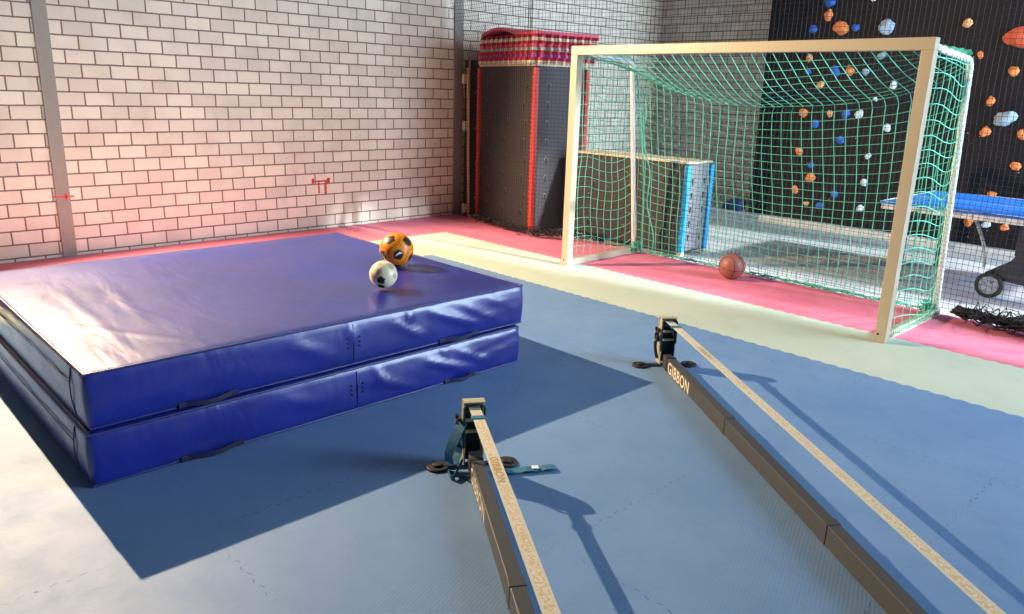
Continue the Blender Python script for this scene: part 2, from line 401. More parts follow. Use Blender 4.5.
for i, (px, py, w, h, colr) in enumerate(HOLDS):
    if w == 0: continue
    c0 = at(px, py, 1, YC); dist = (c0 - CAM).length
    dep = (c0 - CAM).dot(VIEW @ Vector((0, 0, -1)))
    rx = w / 2 * dep / FPX * 1.15; rz = h / 2 * dep / FPX * 1.05; ry = min(rx, rz) * 0.8
    vs = []
    for q in IV:
        k = 1 + 0.32 * noise.noise(q * 1.3 + Vector((i*3.1, i*1.7, 0))) + 0.12 * noise.noise(q * 3.5 + Vector((i, 0, i)))
        y = q.y * ry * k
        vs.append(c0 + Vector((q.x * rx * k, min(y, 0.0) - 0.0005, q.z * rz * k + 0.15 * rz * math.sin(q.x * 2 + i))))
    b = MB(); b.add(vs, IF); b.build('climbing_hold', M['hold_' + colr], cw, smooth=True)

# small navy foam block beside the climbing wall
b = MB(); b.bevbox((-0.99, 4.68, 0.051), (-0.77, 4.86, 0.21), 0.02); b.bevbox((-1.08, 4.70, 0.051), (-0.992, 4.84, 0.16), 0.02)
tag(b.build('foam_block', M['navy'], smooth=True), 'small navy foam block on the pale ledge left of the climbing wall', 'foam block')

# ------------------------------------------------------------------ goal
G = thing('handball_goal', 'white handball goal with green net standing on the pink and green floor tiles', 'goal', (1.58, 0, 0))
def square_post(name, lo, hi): 
    b = MB(); b.bevbox(lo, hi, 0.004); return b.build(name, M['white_paint'], G)
square_post('goal_post', (0, 0, 0), (0.08, 0.08, 2.0)); square_post('goal_post', (3.08, 0, 0), (3.16, 0.08, 2.0))
square_post('crossbar', (0, 0, 2.0), (3.16, 0.08, 2.08))
DB = 1.17
square_post('base_bar', (0.015, 0.08, 0), (0.065, DB, 0.06)); square_post('base_bar', (3.095, 0.08, 0), (3.145, DB, 0.06))
for x in (0.04, 3.12):
    pts = [(x, 0.08, 2.03)] + [(x, 0.08 + 0.72*k/4, 2.03 - 0.012*k) for k in range(1, 5)]
    pts += [(x, 0.80 + 0.085*math.sin(a), 1.90 + 0.082*math.cos(a)) for a in [k*PI/12 for k in range(1, 6)]]
    pts += [(x, 0.89 + (DB - 0.05 - 0.89)*k/6, 1.86 + (0.06-1.86)*k/6) for k in range(0, 7)]
    b = MB(); b.tube(pts, 0.025, 12); b.build('net_hoop', M['galv'], G, smooth=True)
b = MB()
for x in (0.045, 3.115):
    b = MB(); b.disc((x-0.01, -0.003, 0.06), 0.008, 0.004, 12, 'Y'); b.build('bolt', M['rubber'], G)
# net
def wob(p, a, s=1.7, o=0.0):
    q = Vector(p) * s + Vector((o, 0, 0))
    return Vector((noise.noise(q), noise.noise(q + Vector((9, 0, 0))), noise.noise(q + Vector((0, 7, 0))))) * a
def sag(u): return 1.90 - 0.31 * max(0.0, 4*u*(1-u)) ** 0.85
def netP(u, s):
    """u across; s = 0..1 roof panel, 1..2 back panel"""
    x0 = 0.06 + 3.04*u; z1 = sag(u); yb = 0.88
    if s <= 1:
        p = Vector((x0, 0.06 + (yb-0.06)*s, 2.0 + (z1-2.0)*s - 0.06*math.sin(PI*s)*(4*u*(1-u))))
    else:
        k = s - 1
        p = Vector((x0 + 0.02*math.sin(k*3 + u*9), yb + (1.13-yb)*k**1.5 + 0.05*math.sin(PI*k), z1*(1-k) + 0.02))
    return p + wob(p, 0.03 * min(1, s*2))
GR = 0.0033
b = MB()
NU, NR, NB = 33, 9, 22
for i in range(NU+1):
    u = i/NU
    b.tube([netP(u, s/8) for s in range(0, 17)] if False else [netP(u, s*1.0/NR) for s in range(NR+1)] + [netP(u, 1 + s/NB) for s in range(1, NB+1)], GR, 4, cap=False)
for s in [k/NR for k in range(1, NR)] + [1 + k/NB for k in range(0, NB)]:
    b.tube([netP(i/(NU*2), s) for i in range(NU*2+1)], GR if s != 1 else 0.005, 4, cap=False)
# side panels
def hoopY(z): return 0.10 + (DB-0.16 if z < 0.1 else 0.89 + (DB-0.05-0.89)*(1.86-z)/1.8 - 0.10)
for x, sd in ((0.04, -1), (3.12, 1)):
    def sideP(v, z):
        bul = 0.03*math.sin(PI*v)
        dz = -0.05*math.sin(PI*v) + 0.035*math.sin(2*PI*v)
        yy = 0.085 + (hoopY(z)-0.085)*v
        p = Vector((x + sd*(0.012+bul), yy, max(0.05, z + dz*(1 if z < 1.9 else 0.3)))); return p + wob(p, 0.022, 2.5)
    for k in range(20): b.tube([sideP(v/10, 0.06 + k*0.1) for v in range(11)], GR, 4, cap=False)
    for v in range(0, 10): b.tube([sideP(v/9, 2.0 - z*0.08) for z in range(25)], GR, 4, cap=False)
    # lacing round the hoop and along the base bar
    lace = []
    for k in range(260):
        f = k/259; z = 1.95 - 1.9*f; yy = hoopY(z)
        lace.append((x + 0.028*math.cos(k*1.35), yy + 0.028*math.sin(k*1.35)*(1 if z > 0.1 else 0.5) + 0.0, z))
    if sd > 0: b.tube(lace, 0.003, 4, cap=False)
    lace = [(x + 0.034*math.cos(k*1.2), 0.1 + (DB-0.12)*k/139, 0.034 + 0.034*math.sin(k*1.2)) for k in range(140)]
    if sd > 0: b.tube(lace, 0.004, 4, cap=False)
    lace = [(x + 0.026*math.cos(k*1.3), 0.1 + 0.72*k/119, 2.02 + 0.026*math.sin(k*1.3)) for k in range(120)]
    b.tube(lace, 0.0045, 4, cap=False)
# slack bundle on the floor along the back
for k in range(34):
    x0 = random.uniform(0.02, 2.7); L = random.uniform(0.35, 0.9); pts = []
    for j in range(12):
        x = min(3.13, x0 + L*j/11)
        q = Vector((x*3, k*2.3, j*0.5))
        pts.append((x, 1.15 + 0.055*noise.noise(q*1.5), 0.035 + 0.035*noise.noise(q*1.9 + Vector((3, 1, 0)))))
    b.tube(pts, 0.004, 4, cap=False)
for kx in (0.06, 3.08):
    for k in range(14):
        pts = [Vector((kx + random.uniform(-.06, .06), DB - 0.06 + random.uniform(-.09, .06), 0.012 + random.uniform(0, .12))) for j in range(6)]
        b.tube(pts, 0.004, 4, cap=False)
# thick hanging selvedge at the left back corner
b.tube([(0.06 + 0.10*math.sin(k/20*3)*0.6 + 0.05*k/20, 0.93 + 0.22*k/20, 1.85*(1 - k/20) + 0.015) for k in range(21)], 0.008, 6)
b.tube([(0.10 + 0.16*k/20 + 0.03*math.sin(k*0.8), 1.0 + 0.16*k/20, 1.70*(1 - k/20) + 0.012) for k in range(21)], 0.006, 6)
b.build('net', M['green_cord'], G)

# ------------------------------------------------------------------ black divider net
path = [Vector((-2.74, 1.02)), Vector((-2.45, 1.01)), Vector((-1.42, 0.80)), Vector((-1.08, 0.87)), Vector((-0.65, 1.12)), Vector((0.1, 1.27)), Vector((3.25, 1.27)), Vector((3.5, 1.20)), Vector((6.8, 1.18))]
plen = [0.0]
for a, c_ in zip(path, path[1:]): plen.append(plen[-1] + (c_-a).length)
def along(s):
    for i in range(len(path)-1):
        if s <= plen[i+1] or i == len(path)-2:
            f = (s - plen[i]) / (plen[i+1]-plen[i]); return path[i].lerp(path[i+1], f)
DN = thing('divider_net', 'fine black divider net hanging from above across the hall behind the goal', 'net', (2.0, 1.22, 0))
def dnP(s, z):
    q = along(s)
    # the free left end is drawn sideways over the top of the tile stack
    if s < 1.4 and z > 2.0:
        k = (1.4 - s) / 1.4; q = q + Vector((-0.32*k*min(1.2, (z-2.0)/0.7), 0.0))
    if s < 1.4 and z < 2.45 and z > 1.9: q = q + Vector((0.12*(1.4-s)/1.4, -0.03))
    p = Vector((max(q.x, -3.04), q.y, z)); return p + Vector((noise.noise(p*1.1), 0.8*noise.noise(p*1.3 + Vector((5,0,0))), 0))*0.022
b = MB(); ST = 0.043; NS = int(plen[-1]/ST); NZ = int(4.4/0.16); R_ = 0.0019
for i in range(NS+1): b.tube([dnP(i*ST, 0.04 + k*4.4/NZ) for k in range(NZ+1)], R_, 3, cap=False)
for j in range(int(4.4/ST)):
    b.tube([dnP(i*plen[-1]/64, 0.04 + j*ST) for i in range(65)], R_, 3, cap=False)
b.build('mesh', M['black_cord'], DN)
b = MB()
def bundle(s0, s1, n, rad, zr, off, r=0.004):
    for k in range(n):
        a = random.uniform(s0, s1); L = random.uniform(0.25, 0.7); pts = []
        for j in range(12):
            s = min(s1, a + L*j/11); q = along(s); h = Vector((s*3, k*2.7, j*0.3))
            pts.append((q.x + 0.02*noise.noise(h), q.y + off + rad*noise.noise(h*1.3), 0.012 + zr*(0.5 + 0.75*noise.noise(h*1.6 + Vector((2, 5, 0))))))
        b.tube([(x, y, max(0.008, z)) for x, y, z in pts], r, 4, cap=False)
bundle(0.0, 2.4, 90, 0.10, 0.13, 0.0)
b.build('net_hem', M['black_cord'], DN); b = MB()
i33 = plen[6]
bundle(i33 + 0.0, plen[-1], 320, 0.26, 0.16, -0.13, 0.0035)
# dark core strands make the heap read as a solid roll of netting
for k in range(44):
    b.tube([(along(i33 + 0.0 + j*0.12).x, along(i33 + 0.0 + j*0.12).y - 0.12 + 0.2*noise.noise(Vector((k*3.3, j*0.5, 0))), 0.02 + 0.055*(1 + noise.noise(Vector((k*1.9, j*0.6, 4))))) for j in range(24)], 0.008, 5)
b.build('net_hem', M['black_cord'], DN)
b = MB()
for k in range(7):  # gathered fold hanging over the tile stack
    b.tube([dnP(1.40, 2.0 + z*0.12) + Vector((0.010*(k-3) + 0.006*math.sin(z*0.5 + k*2), -0.02 + 0.006*math.cos(z*0.4 + k), 0)) for z in range(20)], 0.0022, 3)
b.build('gathered_fold', M['black_cord'], DN)

# ------------------------------------------------------------------ parkour boxes
def key_hole(b, o, ux, nrm, w=0.038):
    """keyhole slot: pale rim with a dark hole and slot, standing on a face"""
    uz = Vector((0, 0, 1)); mx = Matrix((ux, uz, nrm)).transposed().to_4x4(); mx.translation = o
    n = 14
    ring = [(0.6*w*math.cos(2*PI*k/n), 0.6*w*math.sin(2*PI*k/n) + 0.012) for k in range(n)]
    b.prism(ring, 0.0, 0.003, 1, mx)
    b.prism([(0.47*w*math.cos(2*PI*k/n), 0.47*w*math.sin(2*PI*k/n) + 0.010) for k in range(n)], 0.0, 0.005, 2, mx)
    b.prism([(-0.008, -0.045), (0.008, -0.045), (0.008, 0.0), (-0.008, 0.0)], 0.0, 0.005, 2, mx)
def parkour_box(name, label, cat, A, B, Dp, H, edge, face_a, face_b, cols_a, cols_b, rows, ridge=False):
    """A-B: front bottom edge (2D), Dp: depth behind it"""
    A = Vector(A); B = Vector(B); d = (B-A).normalized(); L = (B-A).length; nb = Vector((-d.y, d.x))
    root = thing(name, label, cat, ((A.x+B.x)/2 + nb.x*Dp/2, (A.y+B.y)/2 + nb.y*Dp/2, 0), math.atan2(d.y, d.x))
    x0, y0 = -L/2, -Dp/2
    e = 0.035
    b = MB(); b.box((x0+0.01, y0+0.01, 0.03), (-x0-0.01, -y0-0.01, H-0.01)); b.build('body', M['board_black'], root, local=True)
    b = MB(); b.box((x0+e, y0, 0.05), (-x0-e, y0+0.009, H-0.03))
    for i in range(cols_a):
        for j in range(rows): key_hole(b, Vector((x0 + L*(i+0.5)/cols_a + (0.04 if j % 2 else -0.02), y0, 0.12 + (H-0.25)*(j+0.5)/rows)), Vector((1,0,0)), Vector((0,-1,0)))
    b.build('panel', [face_a, M['rim'], M['black']], root, local=True)
    b = MB(); b.box((-x0-0.009, y0+e, 0.05), (-x0, -y0-e, H-0.03))
    for i in range(cols_b):
        for j in range(rows): key_hole(b, Vector((-x0, y0 + Dp*(i+0.5)/cols_b, 0.12 + (H-0.25)*(j+0.5)/rows)), Vector((0,1,0)), Vector((1,0,0)))
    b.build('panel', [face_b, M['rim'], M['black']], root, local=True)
    for sx, sy in ((-1,-1),(1,-1),(1,1),(-1,1)):
        b = MB(); cx, cy = sx*L/2, sy*Dp/2
        b.bevbox((cx-0.028, cy-0.028, 0.04), (cx+0.028, cy+0.028, H-0.04), 0.008)
        if ridge:
            for k in range(int((H-0.12)/0.06)): b.bevbox((cx-0.033, cy-0.033, 0.07+k*0.06), (cx+0.033, cy+0.033, 0.095+k*0.06), 0.006, seg=1)
        b.build('edge_profile', edge, root, local=True)
        b = MB(); b.bevbox((cx-0.034, cy-0.034, 0.0), (cx+0.034, cy+0.034, 0.04), 0.01); b.build('corner_foot', M['cream'], root, local=True)
    b = MB(); b.bevbox((x0-0.01, y0-0.01, H-0.022), (-x0+0.01, -y0+0.01, H), 0.005); b.build('top_board', M['cream'], root, local=True)
    return root
RB = parkour_box('parkour_box', 'tall black parkour box with red ribbed edges carrying a stack of foam tiles', 'parkour box',
    (-2.70, 1.25), (-1.44, 1.0), 0.74, 1.97, M['red_edge'], M['board_black'], M['board_black'], 3, 2, 8, True)
parkour_box('parkour_box', 'low black parkour box with bright blue edges behind the goal', 'parkour box',
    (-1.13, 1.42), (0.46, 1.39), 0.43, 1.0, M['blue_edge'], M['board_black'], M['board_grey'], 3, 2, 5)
# loose jigsaw tiles on the tall box
TILES = [('cream','cream'),('red','red'),('purple','purple-pink'),('red','red'),('grey','grey'),('pink','pink'),('red','red'),('cream','cream'),('red','red'),('pink','pink')]
ORD = ['lowest', 'second from the bottom', 'third from the bottom', 'fourth from the bottom', 'fifth from the bottom', 'fifth from the top', 'fourth from the top', 'third from the top', 'second from the top', 'topmost and slightly domed']
z = 1.972
rm = mw(RB)
for k, (mk, cn) in enumerate(TILES):
    th = 0.036; hx, hy = 0.625, 0.44
    ox, oy = 0.06 + random.uniform(-.02, .02), 0.02 + random.uniform(-.02, .02)
    poly = []
    cs = [(-hx,-hy),(hx,-hy),(hx,hy),(-hx,hy)]
    for i in range(4): poly += teeth(cs[i], cs[(i+1) % 4], 1, 0.105, 0.032)
    w = rm @ Vector((ox, oy, z)); 
    o = thing('foam_tile', '%s jigsaw foam tile, %s of the stack on the red-edged box' % (cn, ORD[k]), 'foam tile', (w.x, w.y, z), RB.rotation_euler.z + random.uniform(-.02, .02), 'jigsaw tiles stacked on the tall box') if False else None
    b = MB()
    b.prism([(q.x, q.y) for q in poly], 0.0, th - 0.002)
    if k == 9:
        # arched top tile: lift the middle of the left half
        b = MB(); nx, ny = 24, 6
        for lay in (0, 1):
            vs = []; 
            for i in range(nx+1):
                for j in range(ny+1):
                    f = i/nx; lift = 0.07*max(0.0, math.sin(PI*min(1, f/0.62)))**1.0 if f < 0.62 else 0.0
                    vs.append((-hx + 2*hx*f, -hy + 2*hy*j/ny, lift + lay*(th-0.004)))
            fs = [(i*(ny+1)+j, (i+1)*(ny+1)+j, (i+1)*(ny+1)+j+1, i*(ny+1)+j+1) for i in range(nx) for j in range(ny)]
            b.add(vs, fs if lay else [f[::-1] for f in fs])
        n1 = (nx+1)*(ny+1); rim = [(i*(ny+1)) for i in range(nx+1)] + [nx*(ny+1)+j for j in range(1, ny+1)] + [i*(ny+1)+ny for i in range(nx-1, -1, -1)] + [j for j in range(ny-1, 0, -1)]
        for a, c_ in zip(rim, rim[1:] + rim[:1]): b.f.append([a, c_, c_+n1, a+n1]); b.mi.append(0)
    o = b.build('foam_tile', M['mat_' + mk])
    o.location = (w.x, w.y, z); o.rotation_euler = (0, 0, RB.rotation_euler.z + random.uniform(-.02, .02))
    tag(o, '%s jigsaw foam tile, %s in the stack on the red-edged box' % (cn, ORD[k]), 'foam tile', 'jigsaw tiles stacked on the tall box')
    z += th

# black board against the brick wall and a batten
bb = thing('climbing_panel', 'narrow black board with keyholes leaning on brick wall left of tall box', 'board', (-2.98, 1.55, 0))
b = MB(); b.box((-3.06, 1.30, 0.0), (-2.99, 1.95, 2.03))
for j in range(8): key_hole(b, Vector((-2.99, 1.46 + (0.02 if j % 2 else -0.01), 0.2 + j*0.235)), Vector((0,1,0)), Vector((1,0,0)))
b.build('board', [M['board_black'], M['chrome'], M['black']], bb)
b = MB(); b.box((-2.988, 1.30, 0.0), (-2.982, 1.325, 2.03)); b.build('edge_strip', M['wood'], bb)
wb = thing('wooden_batten', 'slim pale wooden batten with cream blocks leaning against the black board', 'batten', (-2.80, 1.19, 0))
p0 = Vector((-2.80, 1.17, 0.0)); p1 = Vector((-2.93, 1.235, 1.93))
b = MB(); b.ribbon([p0, p1], Vector((0.7, -0.7, 0)), 0.05, 0.028); b.build('strip', M['wood'], wb)
for f, dx in ((0.06, -0.05), (0.62, -0.035), (0.93, -0.035)):
    q = p0.lerp(p1, f); b = MB(); b.bevbox(q + Vector((dx-0.03, -0.05, -0.06)), q + Vector((dx+0.02, 0.0, 0.06)), 0.006); b.build('block', M['cream'], wb)

# ------------------------------------------------------------------ crash mats
def crash_mat(name, label, lo, hi, seed, top_creases, side_creases, handles):
    lo = Vector(lo); hi = Vector(hi); ctr = (lo+hi)/2
    root = thing(name, label, 'crash mat', (ctr.x, ctr.y, lo.z), 0.0, 'stacked crash mats')
    r = 0.018
    def grid(a, b_, step):
        n = max(2, int((b_-a-2*r)/step)); m = [a + r + (b_-a-2*r)*i/n for i in range(n+1)]
        e = [r*(1-math.cos(t)) for t in (0, .4, .8, 1.2)]
        return [a + q for q in e[:3]] + m + [b_ - q for q in e[:3][::-1]]
    gx, gy, gz = grid(lo.x, hi.x, 0.04), grid(lo.y, hi.y, 0.025), grid(lo.z, hi.z, 0.02)
    il, ih = lo + Vector((r,)*3), hi - Vector((r,)*3)
    def crease(u, v, lst):
        s = 0.0
        for (u0, v0, u1, v1, w, a) in lst:
            d = Vector((u1-u0, v1-v0)); L = d.length; d /= L; q = Vector((u-u0, v-v0)); tt = q.dot(d)/L
            if -0.2 < tt < 1.2:
                e = q.x*d.y - q.y*d.x; fall = math.exp(-((tt-0.5)/0.42)**4)
                s += a * math.exp(-(e/w)**2) * fall
        return s
    def pt(q):
        q = Vector(q)
        c = Vector((min(max(q.x, il.x), ih.x), min(max(q.y, il.y), ih.y), min(max(q.z, il.z), ih.z)))
        dv = q - c
        n = dv.normalized() if dv.length > 1e-9 else Vector((0,0,1))
        p = c + n*r
        fz = (q.z-lo.z)/(hi.z-lo.z); fx = (q.x-lo.x)/(hi.x-lo.x); fy = (q.y-lo.y)/(hi.y-lo.y)
        if n.x > 0.6:
            p.x += 0.012*math.sin(PI*fz) + crease(q.y, q.z - lo.z, side_creases) + 0.005*noise.noise(Vector((q.y*5, q.z*9, seed)))*math.sin(PI*fz)
        elif n.y < -0.6: p.y -= 0.010*math.sin(PI*fz) + 0.006*noise.noise(Vector((q.x*5, q.z*9, seed)))*math.sin(PI*fz)
        elif n.z > 0.6 and top_creases is not None:
            ed = min(1, 12*fx*(1-fx))*min(1, 12*fy*(1-fy))
            p.z += ed*(0.008*noise.noise(Vector((q.x*1.6, q.y*2.2, seed))) + 0.45*crease(q.x, q.y, top_creases)) - 0.012*ed*math.sin(PI*fx)*math.sin(PI*fy)
        return p
    b = MB()
    def face(U, V, f):
        vs = [pt(f(u, v)) for u in U for v in V]; m = len(V)
        b.add(vs, [(i*m+j, (i+1)*m+j, (i+1)*m+j+1, i*m+j+1) for i in range(len(U)-1) for j in range(m-1)])
    face(gx, gy, lambda u, v: (u, v, hi.z)); face(gx, gy, lambda u, v: (u, v, lo.z))
    face(gx, gz, lambda u, v: (u, lo.y, v)); face(gx, gz, lambda u, v: (u, hi.y, v))
    face(gy, gz, lambda u, v: (lo.x, u, v)); face(gy, gz, lambda u, v: (hi.x, u, v))
    o = b.build('cover', M['vinyl'], root)
    bm = bmesh.new(); bm.from_mesh(o.data); bmesh.ops.remove_doubles(bm, verts=bm.verts[:], dist=0.0006); bmesh.ops.recalc_face_normals(bm, faces=bm.faces[:]); bm.to_mesh(o.data); bm.free()
    o.data.polygons.foreach_set('use_smooth', [True]*len(o.data.polygons))
    # piping round the top and bottom rims
    for zz in (hi.z - 0.006, lo.z + 0.008):
        b = MB(); k = 0.004
        cs = [(lo.x+k, lo.y+k), (hi.x-k, lo.y+k), (hi.x-k, hi.y-k), (lo.x+k, hi.y-k)]; pts = []
        for i in range(4):
            p, q = Vector(cs[i]), Vector(cs[(i+1)%4])
            for j in range(24): 
                w = p.lerp(q, j/24); pts.append((w.x + 0.001*noise.noise(Vector((w.x*6, w.y*6, 1))), w.y, zz + 0.002*noise.noise(Vector((w.x*5, w.y*5, 2)))))
        b.tube(pts, 0.006, 6, closed=True); b.build('piping', M['vinyl_seam'], root, smooth=True)
    # seam and corner flap on the near end
    b = MB(); b.tube([(lo.x + 0.1 + (hi.x-lo.x-0.28)*k/20, lo.y - 0.008 - 0.006*math.sin(PI*0.6), lo.z + 0.17*(hi.z-lo.z)/0.25) for k in range(21)], 0.003, 5)
    b.tube([(hi.x-0.17, lo.y - 0.003 - 0.012*math.sin(PI*k/8), lo.z + 0.015 + (hi.z-lo.z-0.03)*k/8) for k in range(9)], 0.003, 5)
    b.build('seam', M['vinyl_seam'], root, smooth=True)
    b = MB()
    ym = -3.52
    b.tube([(hi.x + 0.004 + 0.010*math.sin(PI*k/8), ym, lo.z + 0.02 + (hi.z-lo.z-0.04)*k/8) for k in range(9)], 0.003, 5)
    b.build('seam', M['vinyl_seam'], root, smooth=True)
    b = MB()
    for dy in (-0.035, 0.035):
        for fz in (0.42, 0.52, 0.62):
            b = MB(); b.disc((hi.x + 0.010, ym + dy, lo.z + fz*(hi.z-lo.z)), 0.006, 0.006, 10, 'X'); b.build('vent_eyelet', M['eyelet'], root)
    for (ya, yb_) in handles:
        b = MB(); pts = []
        for k in range(13):
            f = k/12; pts.append((hi.x + 0.006 + 0.022*math.sin(PI*f), ya + (yb_-ya)*f, lo.z + 0.016 + 0.004*math.cos(PI*f*2)))
        b.ribbon(pts, Vector((0, 0, 1)), 0.022, 0.004)
        for yy in (ya, yb_): b.bevbox((hi.x - 0.002, yy-0.03, lo.z + 0.003), (hi.x + 0.010, yy+0.03, lo.z + 0.030), 0.004)
        b.build('handle', M['vinyl_dark'], root)
    return root
SC = [(-3.05, 0.22, -2.62, 0.05, 0.020, 0.014), (-2.82, 0.23, -2.50, 0.06, 0.016, 0.011), (-3.30, 0.20, -3.02, 0.05, 0.018, 0.010), (-2.60, 0.22, -2.35, 0.12, 0.014, 0.008), (-3.17, 0.25, -3.15, 0.17, 0.010, 0.012), (-3.56, 0.24, -3.50, 0.12, 0.014, 0.010), (-3.9, 0.2, -3.6, 0.06, 0.03, 0.006), (-2.74, 0.13, -2.30, 0.15, 0.008, -0.006)]
SC2 = [(-3.10, 0.19, -2.70, 0.04, 0.022, 0.016), (-2.86, 0.2, -2.55, 0.05, 0.02, 0.012), (-3.42, 0.22, -3.34, 0.12, 0.010, 0.015), (-2.95, 0.24, -2.9, 0.17, 0.012, 0.011), (-3.45, 0.16, -3.1, 0.03, 0.02, 0.010), (-2.8, 0.12, -2.31, 0.19, 0.010, -0.007), (-4.0, 0.2, -3.7, 0.08, 0.03, 0.005)]
TC = [(0.1, -3.1, 1.5, -2.9, 0.03, 0.008), (-0.2, -4.2, 1.3, -4.35, 0.02, 0.010), (0.2, -4.5, 1.7, -4.55, 0.018, 0.011), (0.9, -4.72, 1.75, -4.2, 0.015, 0.009), (0.0, -3.8, 0.9, -3.3, 0.025, 0.006), (0.5, -2.5, 1.4, -2.9, 0.02, 0.006), (1.1, -4.0, 1.7, -3.6, 0.02, 0.006), (-0.3, -2.9, 0.5, -2.6, 0.02, 0.006), (0.6, -3.6, 1.72, -3.52, 0.012, 0.007)]
crash_mat('crash_mat', 'blue vinyl crash mat lying on the floor, under a second one', (-0.42, -4.81, 0.0), (1.79, -2.325, 0.243), 3.0, None, SC2, [(-4.42, -4.18), (-2.90, -2.72)])
crash_mat('crash_mat', 'blue vinyl crash mat on top of the pair, carrying two balls', (-0.42, -4.79, 0.247), (1.765, -2.28, 0.5), 8.0, TC, SC, [(-4.40, -4.18), (-2.92, -2.68)])

# ------------------------------------------------------------------ balls
def view_dir(c, dx, dy):
    """direction on a ball at c whose place in its disc, as seen in the photo, is dx right, dy down (unit radius)"""
    f = (c - CAM).normalized(); r = f.cross(Vector((0,0,1))).normalized(); u = r.cross(f)
    return (r*dx - u*dy - f*math.sqrt(max(0, 1-dx*dx-dy*dy))).normalized()
def uv_ball(c, R, classify, nseg=96, nring=64):
    b = MB(); vs = []
    for i in range(nring+1):
        th = PI*i/nring
        for j in range(nseg):
            ph = 2*PI*j/nseg; vs.append(Vector((math.sin(th)*math.cos(ph), math.sin(th)*math.sin(ph), math.cos(th))))
    fs = []; mi = []
    for i in range(nring):
        for j in range(nseg):
            f = [i*nseg+j, (i+1)*nseg+j, (i+1)*nseg+(j+1)%nseg, i*nseg+(j+1)%nseg]
            m = (vs[f[0]]+vs[f[1]]+vs[f[2]]+vs[f[3]]).normalized(); fs.append(f); mi.append(classify(m))
    b.v = [Vector(c) + R*q for q in vs]; b.f = fs; b.mi = mi
    return b
def penta(m, d, rad, rot=0.0):
    if m.dot(d) < 0.3: return False
    a = d.orthogonal().normalized(); e = d.cross(a)
    x, y = m.dot(a)/m.dot(d), m.dot(e)/m.dot(d)
    an = math.atan2(y, x) + rot; rr = math.hypot(x, y)
    k = (an % (2*PI/5)) - PI/5
    return rr*math.cos(k) < rad*math.cos(PI/5)
# 12 icosahedron directions aligned to one given patch
def ico_dirs(d, toward):
    a = (toward - d*toward.dot(d)).normalized(); e = d.cross(a); out = [d, -d]
    t = math.atan(2.0) ; t = math.acos(1/math.sqrt(5))
    for k in range(5):
        an = 2*PI*k/5; out.append(d*math.cos(t) + (a*math.cos(an)+e*math.sin(an))*math.sin(t))
        an += PI/5; out.append(-d*math.cos(t) + (a*math.cos(an)+e*math.sin(an))*math.sin(t))
    return out
RO = 0.114
oc = at(396.5, 249.5, 2, 0.495 + RO)
d0 = view_dir(oc, 0.10, 0.32); d1 = view_dir(oc, -0.32, -0.45)
dirs = ico_dirs(d0, d1)
verts3 = []
for i in range(12):
    for j in range(i):
        if dirs[i].dot(dirs[j]) > 0.4: verts3.append((dirs[i], dirs[j]))
def cls(m):
    for d in dirs:
        if penta(m, d, 0.37, 0.6): return 1
    s = sorted((m.dot(d) for d in dirs), reverse=True)
    return 2 if abs(s[0]-s[1]) < 0.022 else 0
ob = thing('football', 'orange football with dark patches at the back of the upper crash mat', 'ball', (oc.x, oc.y, oc.z - RO))
uv_ball(oc, RO, cls).build('ball_skin', [M['orange_ball'], M['ball_black'], M['orange_dark']], ob, smooth=True)
# white tick mark on the dark patch that faces the viewer
a_ = view_dir(oc, 0.35, 0.32) - d0; a_ = (a_ - d0*a_.dot(d0)).normalized(); e_ = d0.cross(a_)
b = MB(); n = 14; vs = []
for k in range(n+1):
    f = k/n; x = -0.16 + 0.40*f; y0 = 0.07 - 0.20*math.sin(f*2.2); w = 0.085*math.sin(PI*min(1, f*0.9 + 0.08)) + 0.004
    for s in (-1, 1):
        dd = (d0 + a_*x - e_*(y0 + s*w*0.8)).normalized(); vs.append(oc + dd*(RO + 0.0012))
b.add(vs, [(2*k, 2*k+1, 2*k+3, 2*k+2) for k in range(n)]); b.build('logo_mark', M['white_mark'], ob)
RS = 0.083
sc_ = at(383.4, 274.5, 2, 0.502 + RS)
sd = [(view_dir(sc_, -0.18, 0.42), 0.33, 1), (view_dir(sc_, -0.33, -0.22), 0.24, 2), (view_dir(sc_, 0.55, -0.58), 0.30, 2), (view_dir(sc_, -0.20, 0.86), 0.30, 1), (view_dir(sc_, 0.80, 0.10), 0.22, 2), (view_dir(sc_, -0.80, 0.05), 0.22, 2), (view_dir(sc_, -0.25, -0.75), 0.2, 2), (-view_dir(sc_, 0.2, -0.3), 0.35, 1)]
def cls2(m):
    for d, r, k in sd:
        if penta(m, d, r, 0.3): return k
    return 0
sb = thing('small_football', 'small cream football with black and gold patches in front of the orange ball', 'ball', (sc_.x, sc_.y, sc_.z - RS))
uv_ball(sc_, RS, cls2).build('ball_skin', [M['cream_ball'], M['ball_black'], M['ball_grey']], sb, smooth=True)
RK = 0.122
kc = at(732, 266.3, 2, RK)
kb = thing('basketball', 'brown basketball on the pink floor tiles at the back of the goal', 'ball', (kc.x, kc.y, 0))
uv_ball(kc, RK, lambda m: 0).build('ball_skin', M['basket'], kb, smooth=True)
n0 = view_dir(kc, 0.12, -0.93); n1 = (view_dir(kc, 0.85, 0.1) - n0*view_dir(kc, 0.85, 0.1).dot(n0)).normalized(); n2 = n0.cross(n1)
b = MB()
b.tube([kc + RK*(n1*math.cos(2*PI*k/48) + n2*math.sin(2*PI*k/48)) for k in range(48)], 0.003, 6, closed=True)
b.tube([kc + RK*(n0*math.cos(2*PI*k/48) + n1*math.sin(2*PI*k/48)) for k in range(48)], 0.003, 6, closed=True)
